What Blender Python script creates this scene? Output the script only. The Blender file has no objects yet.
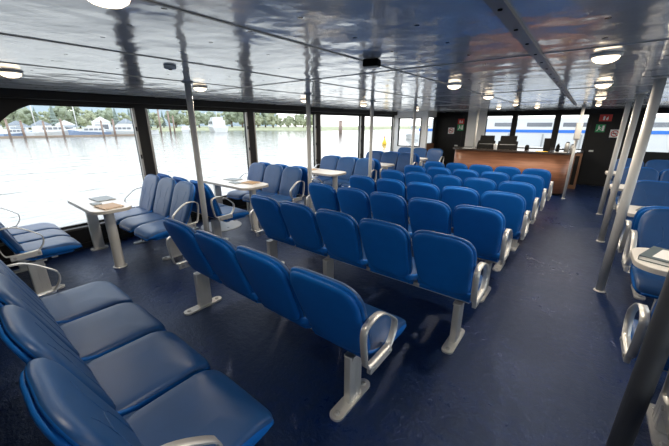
import bpy, bmesh, math, random
from mathutils import Vector, Matrix
random.seed(7)
SC = bpy.context.scene
COL = SC.collection
PI = math.pi
CEIL = 2.03
XL, XR, YF, YB = -5.25, 2.2, 11.3, -2.2

# ------------------------------------------------------------------ materials
def mat(name, color, rough=0.5, metal=0.0, spec=0.5, coat=0.0, coat_rough=0.05, noise=None, bump=None, emit=None):
    """noise = (scale, amount): gentle colour variation;  bump = (scale, strength, distance)"""
    m = bpy.data.materials.new(name); m.use_nodes = True
    nt = m.node_tree; b = nt.nodes['Principled BSDF']
    b.inputs['Base Color'].default_value = (*color, 1)
    b.inputs['Roughness'].default_value = rough
    b.inputs['Metallic'].default_value = metal
    b.inputs['Specular IOR Level'].default_value = spec
    b.inputs['Coat Weight'].default_value = coat
    b.inputs['Coat Roughness'].default_value = coat_rough
    tc = nt.nodes.new('ShaderNodeTexCoord')
    if noise:
        n = nt.nodes.new('ShaderNodeTexNoise'); n.inputs['Scale'].default_value = noise[0]; n.inputs['Detail'].default_value = 4
        nt.links.new(tc.outputs['Object'], n.inputs['Vector'])
        mx = nt.nodes.new('ShaderNodeMix'); mx.data_type = 'RGBA'
        lo = [c * (1 - noise[1]) for c in color]; hi = [min(1, c * (1 + noise[1])) for c in color]
        mx.inputs['A'].default_value = (*lo, 1); mx.inputs['B'].default_value = (*hi, 1)
        nt.links.new(n.outputs['Fac'], mx.inputs['Factor'])
        nt.links.new(mx.outputs['Result'], b.inputs['Base Color'])
    if bump:
        n = nt.nodes.new('ShaderNodeTexNoise'); n.inputs['Scale'].default_value = bump[0]; n.inputs['Detail'].default_value = 3
        nt.links.new(tc.outputs['Object'], n.inputs['Vector'])
        bp = nt.nodes.new('ShaderNodeBump'); bp.inputs['Strength'].default_value = bump[1]; bp.inputs['Distance'].default_value = bump[2]
        nt.links.new(n.outputs['Fac'], bp.inputs['Height']); nt.links.new(bp.outputs['Normal'], b.inputs['Normal'])
    if emit:
        b.inputs['Emission Color'].default_value = (*emit[0], 1); b.inputs['Emission Strength'].default_value = emit[1]
    return m

M = {}
M['blue'] = mat('blue_vinyl', (0.002, 0.115, 0.43), 0.5, spec=.35, noise=(9, .12), bump=(140, .12, .002))
M['navy'] = mat('blue_leather', (0.011, 0.060, 0.185), 0.43, spec=.42, noise=(7, .15), bump=(160, .15, .002))
M['alu'] = mat('brushed_aluminium', (0.62, 0.62, 0.60), 0.38, metal=0.55, noise=(14, .08))
M['paint'] = mat('grey_pole_paint', (0.52, 0.52, 0.50), 0.38, noise=(6, .06))
M['darkpole'] = mat('dark_grey_pole', (0.10, 0.104, 0.11), 0.5, noise=(9, .15))  # plain darker grey for the shaft of the near right pole
M['laminate'] = mat('pale_laminate', (0.72, 0.70, 0.66), 0.32, noise=(20, .05))
M['edge'] = mat('grey_table_edge', (0.42, 0.40, 0.37), 0.45)
M['black'] = mat('black_panel', (0.008, 0.008, 0.008), 0.5, spec=.3, noise=(4, .3))
M['frame'] = mat('dark_window_frame', (0.010, 0.009, 0.009), 0.5, spec=.25, noise=(5, .2))
M['sill'] = mat('dark_sill', (0.05, 0.045, 0.04), 0.4, noise=(5, .2))
M['strip'] = mat('window_channel', (0.32, 0.31, 0.29), 0.4, metal=.4)
M['white'] = mat('white_paint', (0.84, 0.84, 0.82), 0.45, noise=(3, .04))
M['dark'] = mat('black_plastic', (0.008, 0.008, 0.008), 0.8, spec=.12)
M['rubber'] = mat('dark_rubber', (0.02, 0.02, 0.02), 0.7)
M['paper'] = mat('white_paper', (0.8, 0.8, 0.78), 0.5, noise=(8, .05))
M['card'] = mat('tan_cover', (0.50, 0.28, 0.10), 0.5, noise=(8, .1))
M['greycover'] = mat('grey_cover', (0.10, 0.13, 0.14), 0.4, noise=(12, .3))
M['red'] = mat('sign_red', (0.55, 0.03, 0.02), 0.45)
M['green'] = mat('sign_green', (0.01, 0.30, 0.10), 0.45)
M['chrome'] = mat('chrome', (0.8, 0.78, 0.74), 0.12, metal=1.0)
M['lamp'] = mat('lit_diffuser', (0.9, 0.85, 0.75), 0.4, emit=((1.0, 0.80, 0.55), 2.0))
M['hatch'] = mat('pale_hatch', (0.60, 0.60, 0.60), 0.4, noise=(10, .1))
M['counter_top'] = mat('dark_worktop', (0.045, 0.035, 0.03), 0.22, noise=(30, .3))
M['brown'] = mat('brown_wood_trim', (0.22, 0.11, 0.06), 0.45, noise=(12, .2))
M['steel'] = mat('grey_box_steel', (0.36, 0.37, 0.37), 0.4, metal=.2)

def wood():
    m = mat('counter_wood', (0.4, 0.16, 0.08), 0.38); nt = m.node_tree; b = nt.nodes['Principled BSDF']
    tc = nt.nodes.new('ShaderNodeTexCoord'); mp = nt.nodes.new('ShaderNodeMapping')
    mp.inputs['Scale'].default_value = (.7, .7, 16)
    n = nt.nodes.new('ShaderNodeTexNoise'); n.inputs['Scale'].default_value = 3.0; n.inputs['Detail'].default_value = 6
    r = nt.nodes.new('ShaderNodeValToRGB')
    r.color_ramp.elements[0].position = .3; r.color_ramp.elements[0].color = (0.20, 0.082, 0.042, 1)
    r.color_ramp.elements[1].position = .7; r.color_ramp.elements[1].color = (0.33, 0.145, 0.078, 1)
    nt.links.new(tc.outputs['Object'], mp.inputs['Vector']); nt.links.new(mp.outputs['Vector'], n.inputs['Vector'])
    nt.links.new(n.outputs['Fac'], r.inputs['Fac']); nt.links.new(r.outputs['Color'], b.inputs['Base Color'])
    return m
M['wood'] = wood()

def floor_mat():
    m = mat('navy_deck_floor', (0.01, 0.02, 0.06), 0.4); nt = m.node_tree; b = nt.nodes['Principled BSDF']
    tc = nt.nodes.new('ShaderNodeTexCoord')
    n1 = nt.nodes.new('ShaderNodeTexNoise'); n1.inputs['Scale'].default_value = 1.3; n1.inputs['Detail'].default_value = 8; n1.inputs['Roughness'].default_value = .65
    n2 = nt.nodes.new('ShaderNodeTexNoise'); n2.inputs['Scale'].default_value = 16; n2.inputs['Detail'].default_value = 9; n2.inputs['Roughness'].default_value = .7
    nt.links.new(tc.outputs['Object'], n1.inputs['Vector']); nt.links.new(tc.outputs['Object'], n2.inputs['Vector'])
    ad = nt.nodes.new('ShaderNodeMath'); ad.operation = 'MULTIPLY_ADD'; ad.inputs[1].default_value = .9
    nt.links.new(n2.outputs['Fac'], ad.inputs[0]); nt.links.new(n1.outputs['Fac'], ad.inputs[2])
    r = nt.nodes.new('ShaderNodeValToRGB')
    r.color_ramp.elements[0].position = .78; r.color_ramp.elements[0].color = (0.002, 0.013, 0.068, 1)
    r.color_ramp.elements[1].position = 1.15 - .17; r.color_ramp.elements[1].color = (0.005, 0.015, 0.050, 1)
    nt.links.new(ad.outputs[0], r.inputs['Fac']); nt.links.new(r.outputs['Color'], b.inputs['Base Color'])
    mr = nt.nodes.new('ShaderNodeMapRange'); mr.inputs['From Min'].default_value = .7; mr.inputs['From Max'].default_value = 1.15
    mr.inputs['To Min'].default_value = .24; mr.inputs['To Max'].default_value = .44
    b.inputs['Specular Tint'].default_value = (.42, .58, 1.0, 1)
    b.inputs['Specular IOR Level'].default_value = .5
    nt.links.new(ad.outputs[0], mr.inputs['Value']); nt.links.new(mr.outputs['Result'], b.inputs['Roughness'])
    bp = nt.nodes.new('ShaderNodeBump'); bp.inputs['Strength'].default_value = .8; bp.inputs['Distance'].default_value = .010
    nt.links.new(n2.outputs['Fac'], bp.inputs['Height']); nt.links.new(bp.outputs['Normal'], b.inputs['Normal'])
    return m
M['floor'] = floor_mat()

def ceiling_mat():
    """glossy painted sheet panels: slightly oil-canned, rows of dark screw heads"""
    m = mat('glossy_ceiling_panel', (0.86, 0.87, 0.88), 0.16, metal=.0, spec=.8, coat=.45, coat_rough=.05); nt = m.node_tree; b = nt.nodes['Principled BSDF']
    tc = nt.nodes.new('ShaderNodeTexCoord')
    mp = nt.nodes.new('ShaderNodeMapping'); mp.inputs['Scale'].default_value = (1.0, 1.0, 1)
    n1 = nt.nodes.new('ShaderNodeTexNoise'); n1.inputs['Scale'].default_value = 4.5; n1.inputs['Detail'].default_value = 2.5; n1.inputs['Roughness'].default_value = .45
    nt.links.new(tc.outputs['Object'], mp.inputs['Vector']); nt.links.new(mp.outputs['Vector'], n1.inputs['Vector'])
    bp = nt.nodes.new('ShaderNodeBump'); bp.inputs['Strength'].default_value = .5; bp.inputs['Distance'].default_value = .020
    nt.links.new(n1.outputs['Fac'], bp.inputs['Height'])
    nt.links.new(bp.outputs['Normal'], b.inputs['Normal']); nt.links.new(bp.outputs['Normal'], b.inputs['Coat Normal'])
    # screw heads on a grid
    sx = nt.nodes.new('ShaderNodeSeparateXYZ'); nt.links.new(tc.outputs['Object'], sx.inputs[0])
    def cell(out, step, off):
        a = nt.nodes.new('ShaderNodeMath'); a.operation = 'ADD'; a.inputs[1].default_value = off; nt.links.new(out, a.inputs[0])
        p = nt.nodes.new('ShaderNodeMath'); p.operation = 'PINGPONG'; p.inputs[1].default_value = step / 2; nt.links.new(a.outputs[0], p.inputs[0])
        q = nt.nodes.new('ShaderNodeMath'); q.operation = 'POWER'; q.inputs[1].default_value = 2; nt.links.new(p.outputs[0], q.inputs[0])
        return q.outputs[0]
    s = nt.nodes.new('ShaderNodeMath'); s.operation = 'ADD'
    nt.links.new(cell(sx.outputs['X'], .303, .02), s.inputs[0]); nt.links.new(cell(sx.outputs['Y'], .36, .1), s.inputs[1])
    lt = nt.nodes.new('ShaderNodeMath'); lt.operation = 'LESS_THAN'; lt.inputs[1].default_value = .011 ** 2
    nt.links.new(s.outputs[0], lt.inputs[0])
    mx = nt.nodes.new('ShaderNodeMix'); mx.data_type = 'RGBA'
    mx.inputs['A'].default_value = (0.86, 0.87, 0.88, 1); mx.inputs['B'].default_value = (0.03, 0.03, 0.03, 1)
    nt.links.new(lt.outputs[0], mx.inputs['Factor']); nt.links.new(mx.outputs['Result'], b.inputs['Base Color'])
    cw_ = nt.nodes.new('ShaderNodeMapRange'); cw_.inputs['To Min'].default_value = .45; cw_.inputs['To Max'].default_value = 0
    nt.links.new(lt.outputs[0], cw_.inputs['Value']); nt.links.new(cw_.outputs['Result'], b.inputs['Coat Weight'])
    sp_ = nt.nodes.new('ShaderNodeMapRange'); sp_.inputs['To Min'].default_value = .8; sp_.inputs['To Max'].default_value = .05
    nt.links.new(lt.outputs[0], sp_.inputs['Value']); nt.links.new(sp_.outputs['Result'], b.inputs['Specular IOR Level'])
    return m
M['ceiling'] = ceiling_mat()

def glass_mat():
    m = bpy.data.materials.new('window_glass'); m.use_nodes = True; nt = m.node_tree; nt.nodes.clear()
    o = nt.nodes.new('ShaderNodeOutputMaterial'); t = nt.nodes.new('ShaderNodeBsdfTransparent'); g = nt.nodes.new('ShaderNodeBsdfGlossy')
    t.inputs['Color'].default_value = (.96, .97, .97, 1); g.inputs['Roughness'].default_value = .02
    fr = nt.nodes.new('ShaderNodeFresnel'); fr.inputs['IOR'].default_value = 1.25
    ge = nt.nodes.new('ShaderNodeNewGeometry'); inv = nt.nodes.new('ShaderNodeMath'); inv.operation = 'SUBTRACT'; inv.inputs[0].default_value = 1
    mu = nt.nodes.new('ShaderNodeMath'); mu.operation = 'MULTIPLY'
    nt.links.new(ge.outputs['Backfacing'], inv.inputs[1]); nt.links.new(inv.outputs[0], mu.inputs[0]); nt.links.new(fr.outputs[0], mu.inputs[1])
    mx = nt.nodes.new('ShaderNodeMixShader')
    nt.links.new(mu.outputs[0], mx.inputs[0]); nt.links.new(t.outputs[0], mx.inputs[1]); nt.links.new(g.outputs[0], mx.inputs[2])
    nt.links.new(mx.outputs[0], o.inputs[0])
    return m
M['glass'] = glass_mat()

def water_mat():
    m = mat('pale_harbour_water', (0.10, 0.105, 0.10), 0.12, spec=.6); nt = m.node_tree; b = nt.nodes['Principled BSDF']
    tc = nt.nodes.new('ShaderNodeTexCoord'); mp = nt.nodes.new('ShaderNodeMapping'); mp.inputs['Rotation'].default_value = (0, 0, .6); mp.inputs['Scale'].default_value = (1, .45, 1)
    n = nt.nodes.new('ShaderNodeTexNoise'); n.inputs['Scale'].default_value = 1.1; n.inputs['Detail'].default_value = 5
    nt.links.new(tc.outputs['Object'], mp.inputs['Vector']); nt.links.new(mp.outputs['Vector'], n.inputs['Vector'])
    bp = nt.nodes.new('ShaderNodeBump'); bp.inputs['Strength'].default_value = .6; bp.inputs['Distance'].default_value = .12
    nt.links.new(n.outputs['Fac'], bp.inputs['Height']); nt.links.new(bp.outputs['Normal'], b.inputs['Normal'])
    return m
M['water'] = water_mat()
M['leaf'] = mat('tree_leaves', (0.22, 0.25, 0.17), 0.8, noise=(1.2, .45))  # leaf and needle colours are paled to carry the distance haze
M['leafpale'] = mat('pale_tree_leaves', (0.29, 0.31, 0.20), 0.8, noise=(1.2, .4))
M['conifer'] = mat('conifer_needles', (0.16, 0.20, 0.17), 0.8, noise=(1.2, .4))
M['bark'] = mat('bark', (0.16, 0.11, 0.08), 0.9)
M['bank'] = mat('grassy_bank', (0.30, 0.30, 0.18), 0.9, noise=(.3, .3))
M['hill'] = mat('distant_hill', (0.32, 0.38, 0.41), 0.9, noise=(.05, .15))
M['hull'] = mat('boat_gelcoat', (0.62, 0.62, 0.61), 0.3)
M['hullblue'] = mat('blue_hull', (0.22, 0.29, 0.42), 0.3)
M['boatglass'] = mat('boat_dark_glass', (0.16, 0.17, 0.19), 0.15)
M['pile'] = mat('piling_timber', (0.28, 0.20, 0.16), 0.8, noise=(2, .3))
M['dock'] = mat('dock_timber', (0.30, 0.23, 0.17), 0.8, noise=(1, .3))
M['tarp'] = mat('blue_grey_roof', (0.32, 0.36, 0.41), 0.6, noise=(.6, .15))
M['stripe'] = mat('bright_blue_stripe', (0.02, 0.16, 0.60), 0.4)
M['yellow'] = mat('yellow_paint', (0.8, 0.5, 0.03), 0.5)

# ------------------------------------------------------------------ mesh builder
class MB:
    def __init__(s): s.v = []; s.f = []; s.mi = []; s.sm = []
    def add(s, vs, fs, mi=0, smooth=False):
        o = len(s.v); s.v += [tuple(v) for v in vs]
        for f in fs: s.f.append([i + o for i in f]); s.mi.append(mi); s.sm.append(smooth)
        return s
    def box(s, x0, x1, y0, y1, z0, z1, mi=0, b=0.0):
        if b <= 0:
            vs = [(x, y, z) for z in (z0, z1) for y in (y0, y1) for x in (x0, x1)]
            return s.add(vs, [(0, 2, 3, 1), (4, 5, 7, 6), (0, 1, 5, 4), (2, 6, 7, 3), (0, 4, 6, 2), (1, 3, 7, 5)], mi)
        bm = bmesh.new(); bmesh.ops.create_cube(bm, size=1)
        for v in bm.verts: v.co = Vector(((x0 + x1) / 2 + v.co.x * (x1 - x0), (y0 + y1) / 2 + v.co.y * (y1 - y0), (z0 + z1) / 2 + v.co.z * (z1 - z0)))
        bmesh.ops.bevel(bm, geom=bm.edges[:], offset=b, segments=2, affect='EDGES', profile=.5)
        return s.addbm(bm, mi, False)
    def addbm(s, bm, mi=0, smooth=True):
        bm.verts.index_update()
        s.add([v.co[:] for v in bm.verts], [[v.index for v in f.verts] for f in bm.faces], mi, smooth); bm.free(); return s
    def prism(s, pts, h0, h1, axis='z', mi=0, smooth=False):
        """closed outline pts extruded along axis; pts in the two other axes in order"""
        def P(p, h): return {'z': (p[0], p[1], h), 'y': (p[0], h, p[1]), 'x': (h, p[0], p[1])}[axis]
        n = len(pts); vs = [P(p, h0) for p in pts] + [P(p, h1) for p in pts]
        fs = [(i, (i + 1) % n, n + (i + 1) % n, n + i) for i in range(n)]
        o = len(s.v); s.add(vs, fs, mi, smooth); s.add(vs, [list(range(n))[::-1], list(range(n, 2 * n))], mi)
        return s
    def lathe(s, prof, c, n=20, mi=0, smooth=True):
        vs = []; m = len(prof)
        for r, z in prof:
            for k in range(n): a = 2 * PI * k / n; vs.append((c[0] + r * math.cos(a), c[1] + r * math.sin(a), c[2] + z))
        fs = [(i * n + k, i * n + (k + 1) % n, (i + 1) * n + (k + 1) % n, (i + 1) * n + k) for i in range(m - 1) for k in range(n)]
        s.add(vs, fs, mi, smooth)
        s.add(vs[:n], [list(range(n))[::-1]], mi); s.add(vs[-n:], [list(range(n))], mi)
        return s
    def tube(s, pts, r, n=8, mi=0, rx=None):
        pts = [Vector(p) for p in pts]; rings = []
        for i, p in enumerate(pts):
            t = (pts[min(i + 1, len(pts) - 1)] - pts[max(i - 1, 0)]).normalized()
            a = Vector((0, 0, 1)) if abs(t.z) < .9 else Vector((1, 0, 0))
            u = t.cross(a).normalized(); w = t.cross(u).normalized()
            rr = r[i] if isinstance(r, (list, tuple)) else r
            rings.append([p + u * math.cos(2 * PI * k / n) * rr + w * math.sin(2 * PI * k / n) * rr for k in range(n)])
        vs = [v for R in rings for v in R]
        fs = [(i * n + k, i * n + (k + 1) % n, (i + 1) * n + (k + 1) % n, (i + 1) * n + k) for i in range(len(rings) - 1) for k in range(n)]
        s.add(vs, fs, mi, True); s.add(rings[0], [list(range(n))[::-1]], mi); s.add(rings[-1], [list(range(n))], mi)
        return s
    def strap(s, loop, x0, x1, t, mi=0):
        """closed flat strap: loop of (y, z); width x0..x1, thickness t"""
        n = len(loop); cy = sum(p[0] for p in loop) / n; cz = sum(p[1] for p in loop) / n
        inn = []
        for i, p in enumerate(loop):
            a, b = loop[i - 1], loop[(i + 1) % n]; d = Vector((b[0] - a[0], b[1] - a[1])).normalized(); nr = Vector((-d.y, d.x))
            if nr.dot(Vector((cy - p[0], cz - p[1]))) < 0: nr = -nr
            inn.append((p[0] + nr.x * t, p[1] + nr.y * t))
        vs = [(x0, *p) for p in loop] + [(x1, *p) for p in loop] + [(x0, *p) for p in inn] + [(x1, *p) for p in inn]
        fs = []; fe = []
        for i in range(n):
            j = (i + 1) % n
            fs += [(i, j, n + j, n + i), (2 * n + i, 3 * n + i, 3 * n + j, 2 * n + j)]
            fe += [(i, 2 * n + i, 2 * n + j, j), (n + i, n + j, 3 * n + j, 3 * n + i)]
        return s.add(vs, fs, mi, True).add(vs, fe, mi, False)
    def pad(s, outline, rings, fn, split=None):
        """rings: (inset, depth, material index) from back centre round to front centre"""
        hu = max(abs(p[0]) for p in outline); hv = max(abs(p[1]) for p in outline); n = len(outline)
        allv = []
        for ins, d, mi in rings:
            allv += [fn(p[0] * (1 - ins / hu), p[1] * (1 - ins / hv), d) for p in outline]
        o = len(s.v); s.v += [tuple(v) for v in allv]
        for i in range(len(rings) - 1):
            for k in range(n):
                s.f.append([o + i * n + k, o + i * n + (k + 1) % n, o + (i + 1) * n + (k + 1) % n, o + (i + 1) * n + k]); s.mi.append(rings[i + 1][2]); s.sm.append(True)
        s.f.append([o + k for k in range(n)][::-1]); s.mi.append(rings[0][2]); s.sm.append(True)
        e = o + (len(rings) - 1) * n; s.f.append([e + k for k in range(n)]); s.mi.append(rings[-1][2]); s.sm.append(True)
        return s
    def mesh(s, name, mats):
        me = bpy.data.meshes.new(name); me.from_pydata(s.v, [], s.f)
        for m in (mats if isinstance(mats, (list, tuple)) else [mats]): me.materials.append(m)
        for p, mi, sm in zip(me.polygons, s.mi, s.sm): p.material_index = mi; p.use_smooth = sm
        bm = bmesh.new(); bm.from_mesh(me); bmesh.ops.remove_doubles(bm, verts=bm.verts, dist=1e-5)
        bmesh.ops.recalc_face_normals(bm, faces=bm.faces); bm.to_mesh(me); bm.free(); me.update()
        return me
    def build(s, name, mats, parent=None, loc=None): return put(name, s.mesh(name, mats), parent, loc)

def put(name, me, parent=None, loc=None, rz=0):
    o = bpy.data.objects.new(name, me); COL.objects.link(o)
    if parent: o.parent = parent
    if loc: o.location = loc
    if rz: o.rotation_euler.z = rz
    return o
def tag(o, label, cat, group=None, kind=None):
    o['label'] = label; o['category'] = cat
    if group: o['group'] = group
    if kind: o['kind'] = kind
    return o
def thing(name, label, cat, loc=(0, 0, 0), rz=0, group=None):
    return tag(put(name, None, None, loc, rz), label, cat, group)
def struct(o): o['kind'] = 'structure'; return o
def superellipse(hu, hv, n, k):
    out = []
    for i in range(k):
        t = 2 * PI * (i + .5) / k; c, s_ = math.cos(t), math.sin(t)
        out.append((hu * math.copysign(abs(c) ** (2 / n), c), hv * math.copysign(abs(s_) ** (2 / n), s_)))
    return out
def rrect(x0, x1, y0, y1, r, k=5):
    pts = []
    for cx, cy, a0 in ((x1 - r, y1 - r, 0), (x0 + r, y1 - r, PI / 2), (x0 + r, y0 + r, PI), (x1 - r, y0 + r, 1.5 * PI)):
        for i in range(k + 1): a = a0 + PI / 2 * i / k; pts.append((cx + r * math.cos(a), cy + r * math.sin(a)))
    return pts
def chaikin(p, it=2):
    for _ in range(it):
        q = []
        for i in range(len(p)):
            a, b = p[i], p[(i + 1) % len(p)]
            q += [tuple(.75 * x + .25 * y for x, y in zip(a, b)), tuple(.25 * x + .75 * y for x, y in zip(a, b))]
        p = q
    return p

# ------------------------------------------------------------------ the setting
struct(MB().box(XL - .15, XR + .15, YB, YF + .1, -.12, 0).build('floor', M['floor']))
struct(MB().box(XL - .15, XR + .15, YB, YF + .1, CEIL, CEIL + .08).build('ceiling', M['ceiling']))
# ceiling joint battens (thin strips covering the panel seams) and the wide metal cover strip
for x in (-4.0, -3.06, -2.12, -1.2, 1.05):
    struct(MB().box(x - .007, x + .007, YB, YF, CEIL - .004, CEIL + .02).build('trim_%d' % (1 + [-4.0, -3.06, -2.12, -1.2, 1.05].index(x)), M['strip']))
for i, y in enumerate((-.1, 2.27, 4.65, 7.0, 9.3)):
    struct(MB().box(XL, XR, y - .006, y + .006, CEIL - .004, CEIL + .02).build('trim_%d' % (6 + i), M['alu']))
cover = MB().box(-.335, -.285, YB, 8.6, CEIL - .012, CEIL + .02)
y = YB + .2
while y < 8.5:
    cover.lathe([(.008, -.016), (.008, -.010)], (-.31, y, CEIL), 10, 1); y += .3
struct(cover.build('trim_11', [M['edge'], M['dark']]))

# window walls (left and right): dado, header, posts and panes
def side_wall(x, s, posts, y0, y1, name, ye, ztop=1.89, zb=.30):
    """s = -1 for the left wall (outside is towards -x)"""
    xo = x + s * .10
    a, b = sorted((x, xo))
    w = MB().box(a, b, YB, ye, 0, zb).box(a, b, YB, ye, ztop, CEIL)
    w.box(a, b, YB, y0, zb, ztop).box(a, b, y1, ye, zb, ztop)
    if s < 0:   # rounded upper corner of the first window
        pts = [(y0, ztop)] + [(y0 + .75 - .75 * math.sin(t * PI / 24), ztop - 1.0 + 1.0 * math.cos(t * PI / 24)) for t in range(13)]
        w.prism(pts, a, b, 'x')
    for p in posts: w.box(a, b, p - .075, p + .075, zb, ztop)
    struct(w.build('wall_' + name, M['frame']))
    a, b = sorted((x - s * .10, x)); struct(MB().box(a, b, YB, y1, CEIL - .10, CEIL - .001, b=.01).build('trim_%d' % (12 if s < 0 else 13), M['frame']))
    a, b = sorted((x - s * .05, x + s * .04)); struct(MB().box(a, b, YB, y1, zb - .025, zb + .004, b=.006).build('trim_%d' % (14 if s < 0 else 15), M['sill']))
    return xo
LP = [2.06, 4.04, 6.05, 8.05]
side_wall(XL, -1, LP, .30, 10.0, 'left', 10.1)
RP = [-.2, 1.9, 4.0, 6.1, 8.2]
side_wall(XR, 1, RP, -1.9, 10.6, 'right', YF)
n = 0
def window(x0, x1, y0, y1, z0, z1, axis, frame=None):
    """one pane with its rubber gasket frame"""
    global n; n += 1
    g = .025
    if axis == 'x':
        m = MB().box(x0, x1, y0, y1, z0, z0 + g).box(x0, x1, y0, y1, z1 - g, z1).box(x0, x1, y0, y0 + g, z0 + g, z1 - g).box(x0, x1, y1 - g, y1, z0 + g, z1 - g)
    else:
        m = MB().box(x0, x1, y0, y1, z0, z0 + g).box(x0, x1, y0, y1, z1 - g, z1).box(x0, x0 + g, y0, y1, z0 + g, z1 - g).box(x1 - g, x1, y0, y1, z0 + g, z1 - g)
    w = struct(m.build('window_%d' % n, M[frame or 'frame']))
    xm, ym = (x0 + x1) / 2, (y0 + y1) / 2
    q = MB().box(xm - .003, xm + .003, y0 + g, y1 - g, z0 + g, z1 - g) if axis == 'x' else MB().box(x0 + g, x1 - g, ym - .003, ym + .003, z0 + g, z1 - g)
    q.build('pane', M['glass'], w)
    return w
edges = [.30] + LP + [10.0]
for i in range(5):
    ya, yb = edges[i] + (.075 if i else 0), edges[i + 1] - (.075 if i < 4 else 0)
    w = window(XL - .085, XL - .045, ya, yb, .305, 1.89, 'x')
    if i:   # aluminium sash channel with latches beside the post
        c = MB().box(XL - .03, XL + .006, ya + .0, ya + .05 - .02, .32, 1.87)
        c.build('sash_channel', M['strip'], w)
    c = MB().box(XL - .03, XL + .008, yb - .03, yb, .32, 1.87)
    for z in (.75, 1.15, 1.55): c.box(XL + .004, XL + .014, yb - .026, yb - .006, z, z + .06, 1)
    c.build('sash_channel', [M['strip'], M['dark']], w)
edges = [-1.9] + RP + [10.6]
for i in range(6):
    ya, yb = edges[i] + (.075 if i else 0), edges[i + 1] - (.075 if i < 5 else 0)
    window(XR + .045, XR + .085, ya, yb, .305, 1.89, 'x')

# far wall with the row of windows behind the counter
W0, W1, WZ0, WZ1 = -2.65, -.04, .95, 1.91
ya, yb = YF, YF + .12
fw = MB()
fw.box(-4.30, -3.22, ya, yb, 0, CEIL, 0)                       # black panel left
fw.box(-3.22, W0, ya - .03, yb, 0, CEIL, 1)                    # pale column
fw.box(W0, W1, ya, yb, 0, WZ0, 0).box(W0, W1, ya, yb, WZ1, CEIL, 2)
for p in (-1.84, -.75): fw.box(p - .05, p + .05, ya, yb, WZ0, WZ1, 0)
fw.box(W1, 1.10, ya, yb, 0, CEIL, 0).box(1.10, 1.2, ya - .03, yb, 0, CEIL, 1).box(1.2, XR, ya, yb, 0, .95, 0).box(1.2, XR, ya, yb, 1.92, CEIL, 2).box(2.12, XR, ya, yb, .95, 1.92, 2)
struct(fw.build('wall_far', [M['black'], M['white'], M['frame']]))
for a, b in ((W0, -1.89), (-1.79, -.80), (-.70, W1)): window(a, b, ya + .02, ya + .06, WZ0, WZ1, 'y')
window(1.2, 2.12, ya + .02, ya + .06, .95, 1.92, 'y')
# cross wall at the end of the left booths with its framed window
YC = 10.0
cw = MB()
X0, X1, Z0, Z1 = -5.08, -4.27, .93, 1.84
cw.box(XL, X0, YC, YC + .1, 0, CEIL).box(X1, -4.08, YC, YC + .1, 0, CEIL).box(X0, X1, YC, YC + .1, 0, Z0).box(X0, X1, YC, YC + .1, Z1, CEIL)
struct(cw.build('wall_booth_end', M['white']))
bs = MB().box(-4.30, -4.20, YC + .1, 10.3, 0, CEIL, 1).box(-4.30, -4.20, 11.05, YF, 0, CEIL, 0).box(-4.30, -4.20, 10.3, 11.05, 0, 1.0, 2).box(-4.30, -4.20, 10.3, 11.05, 1.88, CEIL, 1)
struct(bs.build('wall_bow_left', [M['black'], M['white'], M['brown']]))
window(-4.27, -4.23, 10.3, 11.05, 1.0, 1.88, 'x')
window(X0, X1, YC - .02, YC + .05, Z0, Z1, 'y')
# wall behind the viewer
struct(MB().box(XL, XR, YB - .1, YB, 0, CEIL).build('wall_back', M['steel']))
# door in the black panel at right and in the left black panel
for k, (a, b, hx) in enumerate(((.02, .82, .16), (-4.2, -3.36, -3.5))):
    d = struct(MB().box(a, b, YF - .025, YF - .002, .03, 1.92, b=.006).build('door_%d' % (k + 1), M['black']))
    MB().box(hx - .05, hx + .05, YF - .05, YF - .025, .92, .965, b=.006).build('door_handle', M['alu'], d)
struct(MB().box(XL, XL + .02, YB, 10, 0, .07).build('baseboard_left', M['black']))

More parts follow.
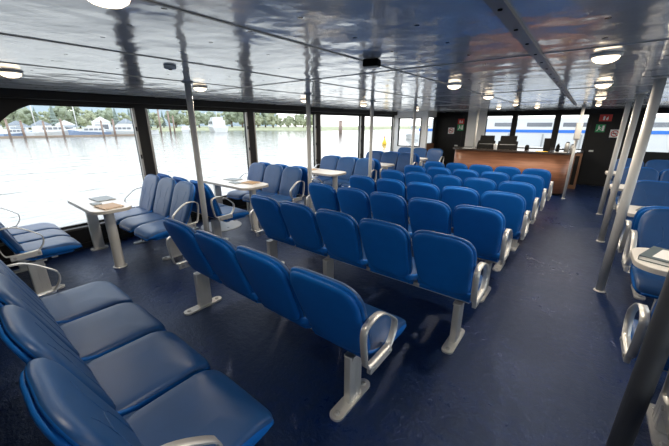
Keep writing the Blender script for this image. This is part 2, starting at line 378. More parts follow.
# ------------------------------------------------------------------ seat rows
MESH = {}
def seat_meshes(p):
    key = round(p, 3)
    if key in MESH: return MESH[key]
    hw = p / 2 - .008; hh = .246; zc = .684
    def yb(z): t = (z - .44) / .50; return .145 * (1 - t) - .040 * t * t - .012 * math.sin(PI * t)
    out = []
    for u, v in superellipse(hw, hh, 4.9, 52):
        t = (v + hh) / (2 * hh); out.append((u * (.90 + .10 * min(1, t * 1.25)), v + (.018 * (1 - (u / hw) ** 2) if v > 0 else 0)))
    def bmap(u, v, d): z = zc + v; return (u, yb(z) + d + .30 * u * u, z)
    shell = MB()
    shell.pad([(u * .965, v * .968) for u, v in out], [(.16, .0, 0), (.08, .0, 0), (.03, .0005, 0), (.010, .003, 0), (.002, .010, 0), (0, .016, 0), (.0, .024, 0), (.03, .026, 0), (.12, .026, 0)], bmap)
    # pan that carries the cushion, wrapping up into the back
    shell.prism([(.19, .44), (.19, .40), (.24, .372), (.54, .365), (.57, .372), (.54, .38), (.26, .385), (.21, .44)], -hw * .86, hw * .86, 'x', 0)
    front = MB()
    o2 = [(u * 1.0, v * 1.0) for u, v in out]
    fr_ = [(.1, .026, 0), (.0, .026, 0), (-.006, .034, 0), (-.007, .044, 1), (-.002, .058, 1), (.012, .068, 1), (.035, .074, 1), (.075, .078, 1), (.12, .081, 1), (.17, .082, 1)]
    front.pad(o2, fr_, bmap)
    def depth(u, v):
        ins = min(hw - abs(u), hh - abs(v)); q = fr_[4:]
        for (i0, d0, _), (i1, d1, _) in zip(q, q[1:]):
            if ins <= i1: return d0 + (d1 - d0) * max(0, (ins - i0) / (i1 - i0))
        return q[-1][1]
    # stitched seams: lumbar panel and two lines running up to the shoulders
    def seam(pts, r=.0026):
        pts = [pts[0]] + [q for i in range(len(pts) - 1) for q in ((pts[i][0] * .5 + pts[i + 1][0] * .5, pts[i][1] * .5 + pts[i + 1][1] * .5), pts[i + 1])]
        front.tube([Vector(bmap(u, v, depth(u, v) - .0006)) for u, v in pts], r, 6, 2)
    seam([(-.105, -.175), (-.105, -.06), (-.098, -.02), (-.075, .012), (-.04, .022), (0, .026), (.04, .022), (.075, .012), (.098, -.02), (.105, -.06), (.105, -.175)])
    seam([(-.075, .012), (-.072, .06), (-.088, .12), (-.108, .165)]); seam([(.075, .012), (.072, .06), (.088, .12), (.108, .165)])
    cush = MB()
    so = superellipse(hw - .009, .245, 8.5, 52)
    def smap(u, v, d):
        y = .398 + v; low = .055 * max(0, (.32 - y) / .17) if d < .09 else 0; return (u, y, .362 + low + d * (1 - .0 * u) - (.05 * max(0, (y - .49) / .15) ** 2 if d > .05 else .0) - (.0 if d > .05 else -.01 * max(0, (y - .49) / .15)))
    cush.pad(so, [(.08, .015, 0), (.03, .015, 0), (.008, .020, 0), (.0, .03, 0), (-.003, .070, 0), (.0, .088, 0), (.003, .106, 1), (.009, .112, 1), (.022, .1155, 1), (.06, .117, 1), (.16, .118, 1)], smap)
    M.setdefault('seamline', mat('piping', (0.05, 0.10, 0.22), 0.35))
    r = (shell.mesh('seat', M['blue']), front.mesh('backrest_cushion', [M['blue'], M['navy'], M['navy']]), cush.mesh('seat_cushion', [M['blue'], M['navy'], M['seamline']]))
    MESH[key] = r; return r
def frame_meshes():
    if 'frame' in MESH: return MESH['frame']
    leg = MB().box(-.024, .024, .19, .315, .012, .352, b=.006)
    for yy in (.205, .25, .29): leg.box(-.026, .026, yy - .004, yy + .010, .02, .34)
    leg.box(-.032, .032, .20, .34, .335, .352)
    foot = MB().prism([(x, y) for x, y in rrect(-.043, .043, .05, .42, .04)], 0, .016, 'z')
    for yy in (.095, .375): foot.lathe([(.017, .014), (.017, .021), (.010, .023)], (0, yy, 0), 10, 1)
    loop = chaikin([(.055, .485), (.035, .58), (.020, .70), (.045, .742), (.13, .755), (.21, .738), (.34, .635), (.355, .60), (.35, .545), (.31, .485), (.28, .474), (.085, .474)], 2)
    arm = MB().strap(loop, -.019, .019, .007)
    brk = MB().box(-.014, .014, .09, .31, .425, .478, b=.005)
    for yy in (.12, .29): brk.tube([(-.02, yy, .453), (.02, yy, .453)], .012, 10, 1)
    MESH['frame'] = (leg.mesh('leg', M['alu']), foot.mesh('foot_plate', [M['alu'], M['steel']]), arm.mesh('armrest', M['alu']), brk.mesh('arm_bracket', [M['alu'], M['steel']]))
    return MESH['frame']
def seat_row(x0, p, nseats, y, rz, label, legs, arms=(True, True), group=None):
    """x0 = end seen at the row's own left (looking along its facing direction); local +y is the facing direction"""
    L = p * nseats
    t = thing('seat_row', label, 'seat row', (x0, y, 0), rz, group)
    sh, fr, cu = seat_meshes(p); lg, ft, am, bk = frame_meshes()
    for i in range(nseats):
        s = put('seat', sh, t, (p * (i + .5), 0, 0)); put('backrest_cushion', fr, s); put('seat_cushion', cu, s)
    MB().box(.05, L - .05, .255, .315, .352, .385, b=.006).box(.05, L - .05, .38, .43, .345, .372, b=.004).build('beam', M['alu'], t)
    for lx in legs:
        l = put('leg', lg, t, (lx, 0, 0)); put('foot_plate', ft, l)
    for k, on in enumerate(arms):
        if on:
            a = put('armrest', am, t, (L + .016 if k else -.016, 0, 0)); put('arm_bracket', bk, a)
    return t
# centre block, all facing forward (+y)
names = ['nearest the viewer, four navy seats filling the lower left corner',
         'short four-seat row of blue backs, second row from the viewer, armrest over a big leg',
         'five blue seats, third row from the viewer, the nearest of the long rows',
         'five blue seats, fourth row from the viewer, directly beyond the nearest long row',
         'five blue seats in the middle of the block, fifth row from the viewer',
         'five blue seats, third row back from the bar counter',
         'five blue seats, second row back from the bar counter',
         'five blue seats right in front of the wooden bar counter']
rows = [(-2.86, .51, 4, .03, [.25, 1.72]), (-2.60, .4825, 4, 1.03, [.03, 1.74]), (-2.735, .464, 5, 1.99, [.04, .90, 2.20]), (-2.735, .464, 5, 2.90, [.04, .90, 2.20]),
        (-2.67, .46, 5, 3.72, [.17, .96, 2.12]), (-2.60, .446, 5, 4.52, [.17, .96, 2.08]), (-2.55, .44, 5, 5.28, [.17, .96, 2.05]), (-2.49, .432, 5, 6.08, [.17, .96, 2.0])]
for nm, (x0, p, k, y, legs) in zip(names, rows): seat_row(x0, p, k, y, 0, nm, legs, group='forward-facing seat rows of the centre block')
# booths along the left windows
G = 'three-seat benches of the window booths'
lb = [(.14, 0, -5.20, .395, 'three-seat blue bench at the far left edge, before the first table'),
      (1.93, 1, -5.07, .47, 'three-seat blue bench facing the first table by the large left window'),
      (2.05, 0, -5.07, .475, 'three-seat blue bench seen from behind, back to back with the bench at the first table'),
      (3.80, 1, -5.02, .465, 'three-seat blue bench facing the second left table, behind it'),
      (3.92, 0, -5.02, .465, 'three-seat bench back to back behind the second left table bench'),
      (5.70, 1, -4.82, .49, 'three-seat blue bench facing the third left table, behind it'),
      (5.82, 0, -4.82, .49, 'three-seat bench turned to the fourth left table, back to the viewer'),
      (7.50, 1, -4.72, .49, 'three-seat blue bench facing the fourth left table, behind it'),
      (7.62, 0, -4.72, .49, 'three-seat bench turned to the last left table, back to the viewer'),
      (9.35, 1, -4.70, .49, 'three-seat blue bench at the end of the left side under the framed window')]
for y, back, lx, p, lab in lb:
    if back: seat_row(lx + 3 * p, p, 3, y, PI, lab, [.30, 1.2], group=G)
    else: seat_row(lx, p, 3, y, 0, lab, [.25, 1.1], group=G)
PB = .485; RX = .52; RE = RX + 3 * PB
rb = [(1.95, 0, 'bench at the lower right whose pale armrest stands beside the near dark pole'),
      (3.80, 1, 'blue bench behind the nearest right table with the thick brochure'),
      (3.92, 0, 'bench on the right backing onto the one at the nearest right table'),
      (5.6, 1, 'blue bench behind the second right table'),
      (5.72, 0, 'bench on the right backing onto the one at the second table'),
      (7.32, 1, 'blue bench behind the third right table'),
      (7.44, 0, 'bench on the right backing onto the one at the third table'),
      (9.2, 1, 'farthest blue bench on the right near the black door')]
seat_row(RE, PB, 3, 1.85, PI, 'cut-off bench in the lower right corner with a grey strap armrest', [.2, 1.2], group=G)
for y, back, lab in rb:
    if back: seat_row(RE - (.02 if y < 4 else -.05), PB, 3, y, PI, lab, [.2, 1.2], group=G)
    else: seat_row(RX - (.11 if y < 2 else (.03 if y < 4 else -.05)), PB, 3, y, 0, lab, [.22, 1.2], group=G)

# ------------------------------------------------------------------ tables
def table(x0, x1, y0, y1, xr, xs, label, group):
    cx, cy = (x0 + x1) / 2, (y0 + y1) / 2
    t = thing('booth_table', label, 'table', (cx, cy, 0), 0, group)
    a, b, c, d = x0 - cx, x1 - cx, y0 - cy, y1 - cy
    top = MB().prism(rrect(a, b, c, d, .15, 8), .690, .722, 'z', 0).prism(rrect(a + .004, b - .004, c + .004, d - .004, .146, 8), .722, .726, 'z', 1)
    top.build('table_top', [M['edge'], M['laminate']], t)
    p = MB().lathe([(.058, .012), (.056, .03), (.052, .06), (.052, .66), (.065, .690)], (xr - cx, -.04, 0), 24).build('leg', M['paint'], t)
    MB().lathe([(.075, 0), (.075, .010), (.066, .014)], (xr - cx, -.04, 0), 24).build('foot_plate', M['alu'], p)
    q = MB().box(xs - cx - .028, xs - cx + .028, -.06, .06, .014, .690, b=.006).build('leg', M['alu'], t)
    MB().prism(rrect(xs - cx - .05, xs - cx + .05, -.10, .10, .03), 0, .016, 'z').build('foot_plate', M['alu'], q)
    return t
GT = 'tables of the window booths'
lt = [(1.15, 'white booth table nearest the viewer at the large left window'), (3.04, 'white booth table at the second left window, booklets on it'),
      (4.90, 'white booth table at the third left window'), (6.68, 'white booth table fourth along the left windows'), (8.5, 'white booth table last along the left windows')]
for y, lab in lt:
    xe = -4.05 if y < 2 else -3.86 if y < 4 else -3.66 if y < 6 else -3.52 if y < 8 else -3.42
    table(-5.18, xe, y - (.21 if y < 2 else .26), y + (.21 if y < 2 else .26), xe - .13, -5.05, lab, GT)
rt = [(3.05, 'nearest beige table on the right carrying a thick brochure'), (4.78, 'second beige table on the right, beyond the second pole'),
      (6.52, 'third beige table on the right side'), (8.40, 'farthest beige table on the right side')]
for y, lab in rt: table(.43, 1.75, y - .25, y + .25, .72, 1.6, lab, GT)

# booklets
def booklet(x, y, z, w, d, h, rz, label, cover, pages='paper'):
    t = thing('brochure', label, 'brochure', (x, y, z), rz)
    MB().box(-w / 2, w / 2, -d / 2, d / 2, .0, h * .2, b=0).box(-w / 2, w / 2, -d / 2, d / 2, h * .8, h).box(-w / 2, -w / 2 + .003, -d / 2, d / 2, h * .2, h * .8).build('cover', M[cover], t)
    MB().box(-w / 2 + .003, w / 2 - .004, -d / 2 + .004, d / 2 - .004, h * .2, h * .8).build('pages', M[pages], t)
    return t
ZT = .7262
booklet(-4.78, 1.24, ZT, .30, .20, .010, .05, 'dark thin brochure on the first left table, by the window', 'greycover')
booklet(-4.52, 1.10, ZT, .13, .09, .010, .0, 'small dark leaflet in the middle of the first left table', 'greycover')
booklet(-4.25, 1.15, ZT, .27, .20, .014, .10, 'tan-edged brochure at the aisle end of the first left table', 'card')
booklet(-4.72, 3.16, ZT, .28, .19, .010, .1, 'dark thin brochure on the second left table, by the window', 'greycover')
booklet(-4.42, 3.00, ZT, .24, .12, .010, -.1, 'dark leaflet in the middle of the second left table', 'greycover')
booklet(-4.20, 3.14, ZT, .25, .19, .016, .2, 'tan brochure at the aisle end of the second left table', 'card')
booklet(-4.5, 4.92, ZT, .26, .18, .014, .1, 'tan brochure on the third left table', 'card')
t = booklet(.72, 3.02, ZT, .46, .32, .035, -.35, 'thick grey brochure with a pale cover picture on the nearest right table', 'greycover')
MB().box(-.17, .19, -.12, .12, .0351, .0358).box(-.10, .02, -.05, .02, .0358, .0362, 1).box(.05, .13, -.02, .05, .0358, .0362, 1).build('cover_picture', [M['paper'], M['greycover']], t)
booklet(.78, 4.78, ZT, .34, .24, .012, -.3, 'open grey leaflet on the second right table', 'greycover')
booklet(1.14, 4.78, ZT, .26, .20, .012, .2, 'white sheet on the second right table beside a leaflet', 'paper')

# ------------------------------------------------------------------ poles
def pole(x, y, label, z0=0.0, k=1.0, m='paint'):
    t = thing('support_pole', label, 'pole', (x, y, z0), 0, 'floor-to-ceiling steel poles')
    H = CEIL - z0
    MB().lathe([(.029 * k, .0), (.029 * k, H - .004)], (0, 0, 0), 20).build('shaft', M[m], t)
    MB().lathe([(.029 * k + .014, .0), (.029 * k + .014, .008), (.029 * k + .004, .014)], (0, 0, 0), 20).build('base_flange', M['paint'], t)
    MB().lathe([(.029 * k + .004, H - .016), (.029 * k + .022, H - .010), (.029 * k + .022, H - .001)], (0, 0, 0), 20).build('top_flange', M['paint'], t)
    return t
for x, y, lab in ((.415, 1.78, 'near dark grey pole cut off at the right edge of the photo'), (.40, 3.95, 'second pole on the right, beside the nearest right table'),
                  (.445, 5.80, 'third pole on the right, beyond the second table'), (.465, 7.66, 'farthest pole on the right, before the black door'),
                  (-3.06, 1.66, 'pole in front of the large left window, behind the short row'), (-2.97, 3.23, 'pole rising at the left end of the fourth row'),
                  (-2.98, 4.85, 'pole beside the third left table'), (-2.94, 6.5, 'pole farthest along the left aisle'), (-.17, 8.82, 'pole in front of the right end of the bar, with a grey box')):
    pole(x, y, lab, 0.0, 1.5 if y < 2 and x > 0 else 1.3 if x > 0 else 1.0, 'darkpole' if y < 2 and x > 0 else 'paint')
pole(-2.38, 9.2, 'pale pole standing on the left end of the bar', 1.024)
t = thing('control_box', 'grey steel box fixed to the pole at the right end of the bar', 'box', (-.17, 8.76, 1.32))
MB().box(-.06, .06, -.05, .03, 0, .36, b=.01).build('housing', M['steel'], t)
MB().box(-.045, .045, -.056, -.05, .03, .33).build('cover_plate', M['alu'], t)

# hatch
t = thing('deck_hatch', 'round pale plate flush on the blue floor beside the second left bench', 'hatch', (-4.62, 2.78, 0))
MB().lathe([(.33, 0), (.33, .006), (.32, .009)], (0, 0, 0), 40).build('plate', M['hatch'], t)
MB().lathe([(.02, .009), (.02, .013), (.012, .014)], (.2, 0, 0), 12).build('lifting_eye', M['steel'], t)

# ------------------------------------------------------------------ bar counter
t = thing('bar_counter', 'curved wooden bar counter with a dark worktop at the far end', 'counter', (-1.55, 9.0, 0))
fr = rrect(-1.33, 1.36, 0, .85, .28, 8)
MB().prism(fr, .06, .985, 'z', 0, True).build('front_panel', M['wood'], t)
MB().prism(rrect(-1.28, 1.31, .05, .80, .25, 8), 0, .06, 'z').build('plinth', M['dark'], t)
MB().prism(rrect(-1.40, 1.43, -.07, .87, .32, 8), .985, 1.022, 'z').build('worktop', M['counter_top'], t)
t = thing('back_cabinet', 'brown wooden cabinet behind the right end of the bar', 'cabinet', (-.12, 10.35, 0))
MB().box(-.05, .12, .02, .8, 0, .93).build('body', M['black'], t); MB().box(-.05, .12, 0, .02, .86, .93).box(-.05, .12, 0, .02, .0, .10).box(-.05, -.02, 0, .02, .10, .86).box(.07, .12, 0, .02, .10, .86).build('front_frame', M['brown'], t)
MB().box(-.06, .13, -.02, .82, .93, .96).build('top', M['counter_top'], t)
t = thing('back_counter', 'dark counter under the front windows behind the bar', 'counter', (-1.6, 10.75, 0))
MB().box(-1.0, 1.1, 0, .5, 0, .96).build('body', M['black'], t); MB().box(-1.02, 1.12, -.02, .52, .96, 1.0).build('worktop', M['counter_top'], t)
ZC = 1.0221
def register(x, y, w, label):
    t = thing('cash_register', label, 'cash register', (x, y, ZC), .15)
    MB().prism([(-.2, 0), (.2, 0), (.2, .16), (.05, .20), (-.2, .09)], -w / 2, w / 2, 'x').build('body', M['dark'], t)
    MB().prism([(.05, .18), (.20, .15), (.24, .30), (.17, .33)], -w * .42, w * .42, 'x').build('screen', M['dark'], t)
    MB().box(-w * .4, w * .4, -.14, .0, .115, .125).build('keypad', M['steel'], t)
register(-2.12, 9.40, .42, 'black cash register at the left of the bar counter')
register(-1.60, 9.42, .46, 'second lower black machine on the bar, right of the register')
t = thing('card_terminal', 'black upright terminal on the right half of the bar', 'card terminal', (-.72, 9.30, ZC), -.1)
MB().box(-.075, .075, -.03, .03, .03, .30, b=.01).build('screen', M['dark'], t); MB().box(-.06, .06, -.06, .06, 0, .03, b=.006).build('stand', M['dark'], t)
t = thing('cup', 'white paper cup on the bar in front of the register', 'cup', (-1.82, 9.08, ZC)); MB().lathe([(.035, 0), (.045, .12), (.047, .125)], (0, 0, 0), 16).build('body', M['paper'], t)
MB().lathe([(.048, .12), (.048, .132), (.03, .138)], (0, 0, 0), 16).build('lid', M['paper'], t)
t = thing('black_bottle', 'small black bottle standing right of the upright terminal', 'bottle', (-.50, 9.3, ZC))
MB().lathe([(.04, 0), (.04, .12), (.018, .16), (.018, .17)], (0, 0, 0), 14).build('body', M['dark'], t); MB().lathe([(.020, .17), (.020, .19)], (0, 0, 0), 12).build('cap', M['steel'], t)
for i, (x, y, c, lab) in enumerate(((-.78, 9.04, 'yellow', 'yellow card lying on the bar below the terminal'), (-.42, 9.08, 'paper', 'white sheet lying at the right end of the bar'), (-2.5, 9.05, 'paper', 'white sheet lying at the left end of the bar'))):
    tag(MB().box(-.12, .12, -.05, .05, 0, .006).build('paper_sheet', M[c], None, (x, y, ZC)), lab, 'paper')
for i, (x, h, c, lab) in enumerate(((-.33, .20, 'alu', 'shiny steel jug behind the white sheet on the bar'), (-.22, .15, 'steel', 'grey tin at the far right end of the bar'), (-1.16, .10, 'dark', 'low black tray box in the middle of the bar'))):
    t = thing('canister', lab, 'canister', (x, 9.5, ZC)); MB().lathe([(.05, 0), (.05, h * .85), (.035, h)], (0, 0, 0), 16).build('body', M[c], t)
    MB().lathe([(.036, h), (.036, h + .012), (.01, h + .02)], (0, 0, 0), 12).build('lid', M['dark'], t)

# ------------------------------------------------------------------ signs
def exit_sign(x, label):
    t = thing('exit_sign', label, 'sign', (x, YF - .036, 1.44))
    MB().box(-.10, .10, -.008, .005, 0, .20).build('green_plate', M['green'], t)
    # running figure and doorway
    p = MB().box(.035, .08, -.011, -.008, .03, .17)
    p.prism([(-.035 + .016 * math.cos(a * PI / 6), .155 + .016 * math.sin(a * PI / 6)) for a in range(12)], -.011, -.008, 'y')
    p.prism([(-.05, .135), (-.015, .135), (-.005, .085), (-.045, .085)], -.011, -.008, 'y')
    p.prism([(-.045, .085), (-.02, .085), (-.055, .03), (-.08, .03)], -.011, -.008, 'y')
    p.prism([(-.02, .09), (.0, .085), (.02, .055), (.005, .045)], -.011, -.008, 'y')
    p.prism([(-.015, .13), (.03, .105), (.025, .095), (-.015, .115)], -.011, -.008, 'y')
    p.build('running_figure', M['paper'], t)
def red_sign(x, z, w, label):
    t = thing('fire_sign', label, 'sign', (x, YF - .036, z))
    MB().box(-w / 2, w / 2, -.008, .005, 0, .17).build('red_plate', M['red'], t)
    p = MB().prism([(-.05, .03), (-.01, .03), (-.01, .11), (-.022, .13), (-.038, .13), (-.05, .11)], -.011, -.008, 'y')
    p.prism([(.02, .03), (.05, .03), (.06, .07), (.045, .13), (.035, .09), (.025, .10), (.012, .06)], -.011, -.008, 'y'); p.build('symbol', M['paper'], t)
def smoking_sign(x, z, label):
    t = thing('no_smoking_sign', label, 'sign', (x, YF - .036, z))
    MB().box(-.10, .10, -.008, .005, 0, .20).build('white_plate', M['paper'], t)
    ring = MB(); k = 28
    for i in range(k):
        a, b = 2 * PI * i / k, 2 * PI * (i + 1) / k
        ring.prism([(.08 * math.cos(a), .1 + .08 * math.sin(a)), (.08 * math.cos(b), .1 + .08 * math.sin(b)), (.062 * math.cos(b), .1 + .062 * math.sin(b)), (.062 * math.cos(a), .1 + .062 * math.sin(a))], -.013, -.008, 'y')
    ring.prism([(-.055, .145), (-.045, .155), (.055, .055), (.045, .045)], -.013, -.008, 'y'); ring.build('red_ring', M['red'], t)
    MB().box(-.05, .03, -.011, -.008, .09, .11).box(.036, .048, -.011, -.008, .09, .11).build('cigarette', M['dark'], t)
exit_sign(-3.42, 'green running figure exit sign on the black panel left of the bar'); red_sign(-3.42, 1.645, .20, 'red fire sign above the green sign left of the bar')
smoking_sign(-3.72, 1.33, 'white no smoking sign on the black panel left of the bar')
exit_sign(.24, 'green running figure exit sign on the black wall right of the bar'); red_sign(.30, 1.72, .26, 'red fire sign on the black wall above the right green sign')
smoking_sign(.56, 1.31, 'white no smoking sign on the black wall right of the bar')

# ------------------------------------------------------------------ ceiling fixtures
def dome(x, y, label, r=.075, power=10):
    t = thing('ceiling_light', label, 'ceiling light', (x, y, CEIL), 0, 'round dome lights on the ceiling')
    MB().lathe([(r, -.001), (r, -.008), (r * .95, -.014), (r * .86, -.016)], (0, 0, 0), 28).build('ring', M['white'], t)
    MB().lathe([(r * .86, -.015), (r * .78, -.030), (r * .55, -.042), (r * .25, -.048), (.004, -.049)], (0, 0, 0), 28).build('diffuser', M['lamp'], t)
    l = bpy.data.lights.new('lamp_bulb', 'AREA'); l.shape = 'DISK'; l.size = r * 1.7; l.energy = power; l.color = (1.0, .86, .68); l.spread = PI
    o = put('lamp_bulb', l, t, (0, 0, -.056))
dl = [(-1.19, .43, 'dome light cut by the top edge of the photo'), (-3.5, .52, 'dome light at the upper left above the large window'),
      (.0, 2.52, 'largest dome light on the right of the ceiling'), (.03, 4.2, 'second dome light in the right ceiling line'), (.05, 6.25, 'third dome light in the right ceiling line'),
      (-1.14, 3.4, 'dome light above the middle of the centre rows'), (-1.2, 5.05, 'dome light above the far centre rows'), (-3.35, 1.95, 'dome light behind the pole at the large left window'),
      (-3.7, 3.95, 'dome light by the pole at the second left window'), (-3.65, 5.6, 'dome light above the third left table'), (-3.7, 8.3, 'added distant dome light over the last left booth, brightening the end wall'), (-1.2, 7.2, 'small distant dome light left before the bar'),  # dome over the last left booth is added to brighten the white end wall
      (-1.0, 8.6, 'small distant dome light over the bar'), (.06, 8.4, 'small distant dome light before the black door'), (-1.8, 8.7, 'small distant dome light over the cash register')]
for a in dl: dome(*a, r=.075 if a[1] < 6.9 else .055, power=5 if a[1] < 1 else 10)
t = thing('ceiling_speaker', 'dark rectangular speaker box on the ceiling amid the panels', 'speaker', (-1.12, 1.80, CEIL), .2)
MB().box(-.05, .05, -.032, .032, -.045, -.004, b=.008).build('housing', M['dark'], t); MB().box(-.042, .042, -.026, .026, -.049, -.045).build('grille', M['steel'], t)
t = thing('smoke_detector', 'small pale ceiling sensor near the upper left pole', 'smoke detector', (-2.34, 1.16, CEIL))
MB().lathe([(.04, -.001), (.04, -.012), (.034, -.02), (.02, -.022)], (0, 0, 0), 20).build('housing', M['white'], t)
MB().lathe([(.012, -.022), (.012, -.026), (.006, -.027)], (0, 0, 0), 12).build('sensor', M['dark'], t)

# ------------------------------------------------------------------ outside: water, far shore, boats
ZW = -1.0
struct(MB().add([(-400, -300, ZW), (XL - .6, -300, ZW), (XL - .6, 400, ZW), (-400, 400, ZW)], [(0, 1, 2, 3)]).add([(XR + .6, -300, ZW), (400, -300, ZW), (400, 400, ZW), (XR + .6, 400, ZW)], [(0, 1, 2, 3)]).add([(XL - .6, YF + .6, ZW), (XR + .6, YF + .6, ZW), (XR + .6, 400, ZW), (XL - .6, 400, ZW)], [(0, 1, 2, 3)]).build('water', M['water']))
def at(bearing, dist, z=ZW):   # bearing in degrees left of the ship's heading
    a = math.radians(bearing); return (-dist * math.sin(a), dist * math.cos(a), z)
def ribbon(name, pts, w, z0, h, m):
    vs = []; fs = []
    for i, (b, d) in enumerate(pts):
        vs += [at(b, d, z0), at(b, d + 3, z0 + h), at(b, d + w, z0 + h * 1.4), at(b, d + w, z0)]
    k = len(pts)
    for i in range(k - 1):
        for j in range(3): fs.append((i * 4 + j, i * 4 + j + 1, i * 4 + 5 + j, i * 4 + 4 + j))
    return struct(MB().add(vs, fs, 0, True).build(name, m))
ribbon('far_shore', [(100, 118), (90, 118), (78, 122), (68, 140), (60, 152), (52, 150), (44, 138), (36, 150), (28, 180), (15, 220)], 60, ZW - .05, 1.0, M['bank'])
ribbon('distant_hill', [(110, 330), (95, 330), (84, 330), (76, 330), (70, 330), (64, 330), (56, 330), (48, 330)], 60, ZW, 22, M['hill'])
def crown(rs, seed, sq=1.0, lobes=34):
    rnd = random.Random(seed); m = MB()
    for k in range(lobes):
        bm = bmesh.new(); bmesh.ops.create_icosphere(bm, subdivisions=2, radius=1)
        h_ = rnd.uniform(-.75, 1.0); ww = math.sqrt(max(.05, 1 - h_ * h_ * .9)) * .72; c = Vector((rnd.uniform(-1, 1) * rs * ww, rnd.uniform(-1, 1) * rs * ww, rs * (.95 + h_ * .75 * sq))); r = rs * rnd.uniform(.16, .36)
        for v in bm.verts: v.co = c + v.co * r * rnd.uniform(.7, 1.25)
        m.addbm(bm, 0, False)
    return m
def conifer_mesh(seed):
    rnd = random.Random(seed); m = MB()
    for k in range(7):
        z0 = .8 + k * .95; r = 1.75 - k * .23; n_ = 11; vs = [(math.cos(2 * PI * i / n_) * r * rnd.uniform(.75, 1.1), math.sin(2 * PI * i / n_) * r * rnd.uniform(.75, 1.1), z0 + rnd.uniform(-.2, .1)) for i in range(n_)] + [(0, 0, z0 + 1.6), (0, 0, z0 + .2)]
        m.add(vs, [(i, (i + 1) % n_, n_) for i in range(n_)] + [((i + 1) % n_, i, n_ + 1) for i in range(n_)])
    return m
trunk = MB().tube([(0, 0, 0), (0.05, 0, 1.5), (0, .05, 3.2)], [.28, .2, .12], 7).mesh('trunk', M['bark'])
kinds = [(crown(2.6, 3).mesh('crown', M['leaf']), 'green broadleaf tree on the far shore'), (crown(2.4, 5, 1.2).mesh('crown', M['leafpale']), 'pale yellow-green tree on the far shore'),
         (conifer_mesh(2).mesh('crown', M['conifer']), 'dark pointed conifer on the far shore')]
def tree(b, d, h, k):
    t = thing('shore_tree', kinds[k][1], 'tree', at(b, d, ZW + 1.05), random.uniform(0, 6), kinds[k][1] + 's'); s = h / (5.6 if k < 2 else 8.0)
    t.scale = (s, s, s)
    o = put('crown', kinds[k][0], t, (0, 0, .6 if k < 2 else 0)); put('trunk', trunk, t)
for i in range(24):
    b = 85.5 - i * .86
    tree(b, (132, 140, 148, 156)[i % 4] + max(0, 78 - b) * .8, random.uniform(6.0, 8.6), (0, 2, 1, 2, 0)[i % 5])
for i in range(7):
    b = 64.0 - i * 1.7; tree(b, (164, 178)[i % 2], random.uniform(6, 9) if b > 60 else random.uniform(7, 10), (0, 1, 0)[i % 3])
for i in range(8):
    b = 51.3 - i * 1.3; tree(b, (157, 167)[i % 2], (7.5 if b > 48.5 else 6 if b > 45 else 7.5) * random.uniform(.8, 1.1), random.choice((0, 1, 1)))
# marina
def motor_boat(b, d, L, head, label, hull='hull', fly=True):
    x, y, z = at(b, d); t = thing('motor_boat', label, 'boat', (x, y, z), head)
    s = L / 10
    vs = []
    secs = [(-5, 1.5, 1.0), (-2, 1.65, 1.05), (1.5, 1.5, 1.2), (3.8, .8, 1.5), (5.2, .05, 1.75)]
    for px, w, h in secs: vs += [(px * s, -w * .75 * s, -.1), (px * s, -w * s, h * s), (px * s, w * s, h * s), (px * s, w * .75 * s, -.1)]
    fs = []
    for i in range(4):
        for j in range(4): fs.append((i * 4 + j, i * 4 + (j + 1) % 4, i * 4 + 4 + (j + 1) % 4, i * 4 + 4 + j))
    fs += [(0, 1, 2, 3), (16, 17, 18, 19)]
    MB().add(vs, fs).build('hull', M[hull], t)
    MB().prism([(-3.6 * s, 1.0 * s), (2.6 * s, 1.2 * s), (1.6 * s, 2.3 * s), (-3.4 * s, 2.3 * s)], -1.2 * s, 1.2 * s, 'y').build('cabin', M['hull'], t)
    w = MB()
    for k in range(4): w.box((-3.0 + k * 1.15) * s, (-2.1 + k * 1.15) * s, -1.23 * s, 1.23 * s, 1.55 * s, 2.05 * s)
    w.build('cabin_window', M['boatglass'], t)
    if fly:
        MB().prism([(-2.6 * s, 2.3 * s), (1.0 * s, 2.3 * s), (.5 * s, 2.9 * s), (-2.6 * s, 2.9 * s)], -1.0 * s, 1.0 * s, 'y').build('flybridge', M['hull'], t)
        MB().tube([(-1.5 * s, 0, 2.9 * s), (-1.8 * s, 0, 4.2 * s)], .06 * s, 6).build('mast', M['hull'], t)
def sail_boat(b, d, mast, head, label):
    x, y, z = at(b, d); t = thing('sailing_boat', label, 'boat', (x, y, z), head)
    secs = [(-4, .9, .9), (-1, 1.35, .8), (2, 1.1, .95), (4.6, .05, 1.2)]; vs = []
    for px, w, h in secs: vs += [(px, -w * .6, -.1), (px, -w, h), (px, w, h), (px, w * .6, -.1)]
    fs = [(i * 4 + j, i * 4 + (j + 1) % 4, i * 4 + 4 + (j + 1) % 4, i * 4 + 4 + j) for i in range(3) for j in range(4)] + [(0, 1, 2, 3), (12, 13, 14, 15)]
    MB().add(vs, fs).build('hull', M['hull'], t)
    MB().prism([(-2, .8), (1.5, .9), (1.0, 1.35), (-2, 1.35)], -.7, .7, 'y').build('cabin', M['hull'], t)
    MB().tube([(.6, 0, .8), (.6, 0, mast)], .11, 8).tube([(.6, 0, 1.9), (-3.2, 0, 1.9)], .09, 6).build('mast', M['hull'], t)
    MB().tube([(.5, 0, 2.1), (-3.0, 0, 2.05)], [.22, .13], 8).build('furled_sail', M['tarp'], t)
    MB().tube([(.6, 0, mast), (4.5, 0, 1.2)], .02, 5).tube([(.6, 0, mast), (-4, 0, .9)], .02, 5).build('rigging', M['steel'], t)
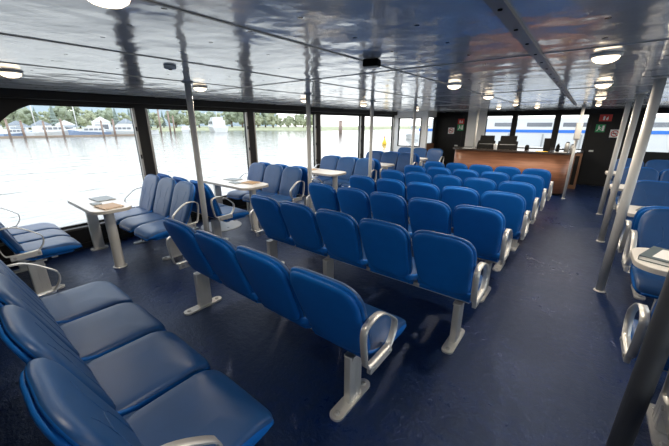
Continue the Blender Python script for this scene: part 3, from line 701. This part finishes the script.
def boathouse(b, d, w, h, label, roof='tarp'):
    x, y, z = at(b, d); t = thing('boathouse', label, 'boathouse', (x, y, z), math.radians(b))
    MB().box(-w / 2, w / 2, 0, 9, -.05, h * .68).build('walls', M['white'], t)
    MB().prism([(-w / 2 - .2, h * .68), (w / 2 + .2, h * .68), (0, h)], -.3, 9.3, 'y').build('roof', M[roof], t)
    MB().box(-w * .36, w * .36, -.05, 0, 0, h * .55).build('opening', M['boatglass'] if roof != 'tarp' else M['tarp'], t)
bh = [(84.6, 3.6, 3.4), (82.3, 3.6, 3.5), (80.0, 3.8, 3.6), (77.6, 4.0, 3.6), (73.6, 4.2, 4.6), (70.6, 4.2, 4.2)]
lab = ['pale boathouse at the left edge of the marina', 'pale boathouse second from the left in the marina', 'boathouse behind the leaning mast in the marina', 'wide boathouse in the middle of the marina', 'tall white boathouse with a gable in the marina', 'blue-grey boathouse at the right end of the marina']
for (b, w, h), l in zip(bh, lab): boathouse(b, 110, w, h, l, 'white' if 72 < b < 79 else 'tarp')
motor_boat(82.6, 97, 7, 2.2, 'low white motor boat left in the marina, dark blue hull', 'hullblue', False)
motor_boat(79.0, 97, 9.5, 2.0, 'long white motor boat in the middle of the marina', 'hull', False)
motor_boat(75.0, 96, 8.0, 4.4, 'white cabin cruiser with a blue hull seen from the bow', 'hullblue')
motor_boat(71.4, 98, 9.0, 4.0, 'white flybridge cruiser right in the marina')
sail_boat(80.9, 104, 9.5, 1.0, 'sailing boat with a tall mast left in the marina'); sail_boat(76.6, 104, 9.5, .5, 'sailing boat with a tall mast right of the marina middle'); sail_boat(69.0, 103, 9.0, .9, 'sailing boat with a mast at the right end of the marina')
motor_boat(58.0, 125, 17, 2.75, 'large white yacht moored across the water at the second window')
motor_boat(62.6, 128, 9, 2.6, 'smaller white boat left of the large yacht', 'hull', False)
sail_boat(24.6, 64, 11, 2.2, 'sailing boat whose thin mast shows in the framed window')
tag(MB().box(-14, 14, -.6, .6, -.05, .35).build('floating_dock', M['dock'], None, at(77, 90)), 'long low brown floating dock before the marina boats', 'dock').rotation_euler.z = math.radians(77)
for i, (b, d, h, rr) in enumerate(((83.2, 88, 3.6, .2), (81.9, 88, 3.3, .2), (79.8, 88, 3.2, .18), (78.0, 88, 3.6, .2), (73.6, 88, 3.4, .18), (72.2, 88, 3.7, .22), (69.6, 88, 3.2, .18), (66.2, 110, 6.8, .25), (64.9, 110, 6.4, .25), (64.3, 110, 5.0, .22), (37.0, 92, 3.6, .5))):
    t = thing('mooring_pile', ['brown timber mooring pile standing in the marina water', 'red-brown pile at the left of the second window', 'thick grey pile alone in the water at the fourth window'][0 if i < 7 else 1 if i < 10 else 2], 'pile', at(b, d, ZW - .2), 0, 'mooring piles' if i < 10 else None)
    MB().lathe([(rr, 0), (rr * .95, h)], (0, 0, 0), 10).build('shaft', M['pile'], t); MB().lathe([(rr * 1.1, h), (rr * .9, h + .12), (.03, h + .3)], (0, 0, 0), 10).build('cap', M['pile'], t)
t = thing('buoy', 'yellow and orange marker on the water at the fifth left window', 'buoy', at(29.2, 44, ZW)); MB().lathe([(.3, -.1), (.34, .2), (.22, .4), (.07, .9)], (0, 0, 0), 14).build('float', M['yellow'], t); MB().lathe([(.09, .9), (.09, 1.1)], (0, 0, 0), 10).build('top_mark', M['red'], t)
# moored ferry ahead of the bow with a blue stripe
t = thing('moored_ferry', 'white ferry with a blue stripe lying ahead, seen through the front windows', 'ferry', (3, 30, ZW))
MB().box(-16, 16, 0, 6, -.05, 2.3).build('hull', M['hull'], t); MB().box(-16.02, 16.02, -.03, 0, 2.0, 2.22).build('blue_stripe', M['stripe'], t)
MB().box(-15, 15, .4, 5.6, 2.3, 3.1).build('deckhouse', M['hull'], t)
for k in range(12): MB().box(-14.2 + k * 2.4, -12.5 + k * 2.4, .36, .4, 2.45, 2.75).build('window', M['boatglass'], t)
for k in range(13): MB().box(-15.4 + k * 2.4, -15.28 + k * 2.4, -.06, -.001, -.05, 1.9).build('fender', M['steel'], t)
motor_boat(-17, 46, 11, 1.2, 'white boat outside the far right window')

# ------------------------------------------------------------------ light
w = bpy.data.worlds.new('overcast_sky'); SC.world = w; w.use_nodes = True; nt = w.node_tree
bg = nt.nodes['Background']; tc = nt.nodes.new('ShaderNodeTexCoord'); sx = nt.nodes.new('ShaderNodeSeparateXYZ'); r = nt.nodes.new('ShaderNodeValToRGB')
nt.links.new(tc.outputs['Generated'], sx.inputs[0]); nt.links.new(sx.outputs['Z'], r.inputs['Fac'])
r.color_ramp.elements[0].position = 0; r.color_ramp.elements[0].color = (1.0, 1.0, .98, 1); r.color_ramp.elements[1].position = .8; r.color_ramp.elements[1].color = (.72, .84, 1.0, 1)
nt.links.new(r.outputs['Color'], bg.inputs['Color']); bg.inputs['Strength'].default_value = 1.75
s = bpy.data.lights.new('hazy_sun', 'SUN'); s.energy = .5; s.angle = math.radians(25); s.color = (1, .97, .92)
so = put('hazy_sun', s, None, (-10, 5, 30)); so.rotation_euler = (math.radians(38), 0, math.radians(150))

# ------------------------------------------------------------------ camera
cam = bpy.data.cameras.new('camera'); co = put('camera', cam, None, (0, 0, 1.65))
cam.sensor_width = 36; cam.lens = 36 * 311 / 669; cam.clip_start = .02; cam.clip_end = 2000
co.rotation_euler = (math.radians(90 - 17.658), 0, math.radians(38.055))
SC.camera = co
vs = SC.view_settings; vs.view_transform = 'Standard'; vs.look = 'None'; vs.gamma = 1.0; vs.use_curve_mapping = False; vs.exposure = .85
SC.cycles.use_denoising = True
SC.cycles.max_bounces = 10; SC.cycles.diffuse_bounces = 6; SC.cycles.glossy_bounces = 5; SC.cycles.transparent_max_bounces = 24
SC.cycles.sample_clamp_indirect = 8
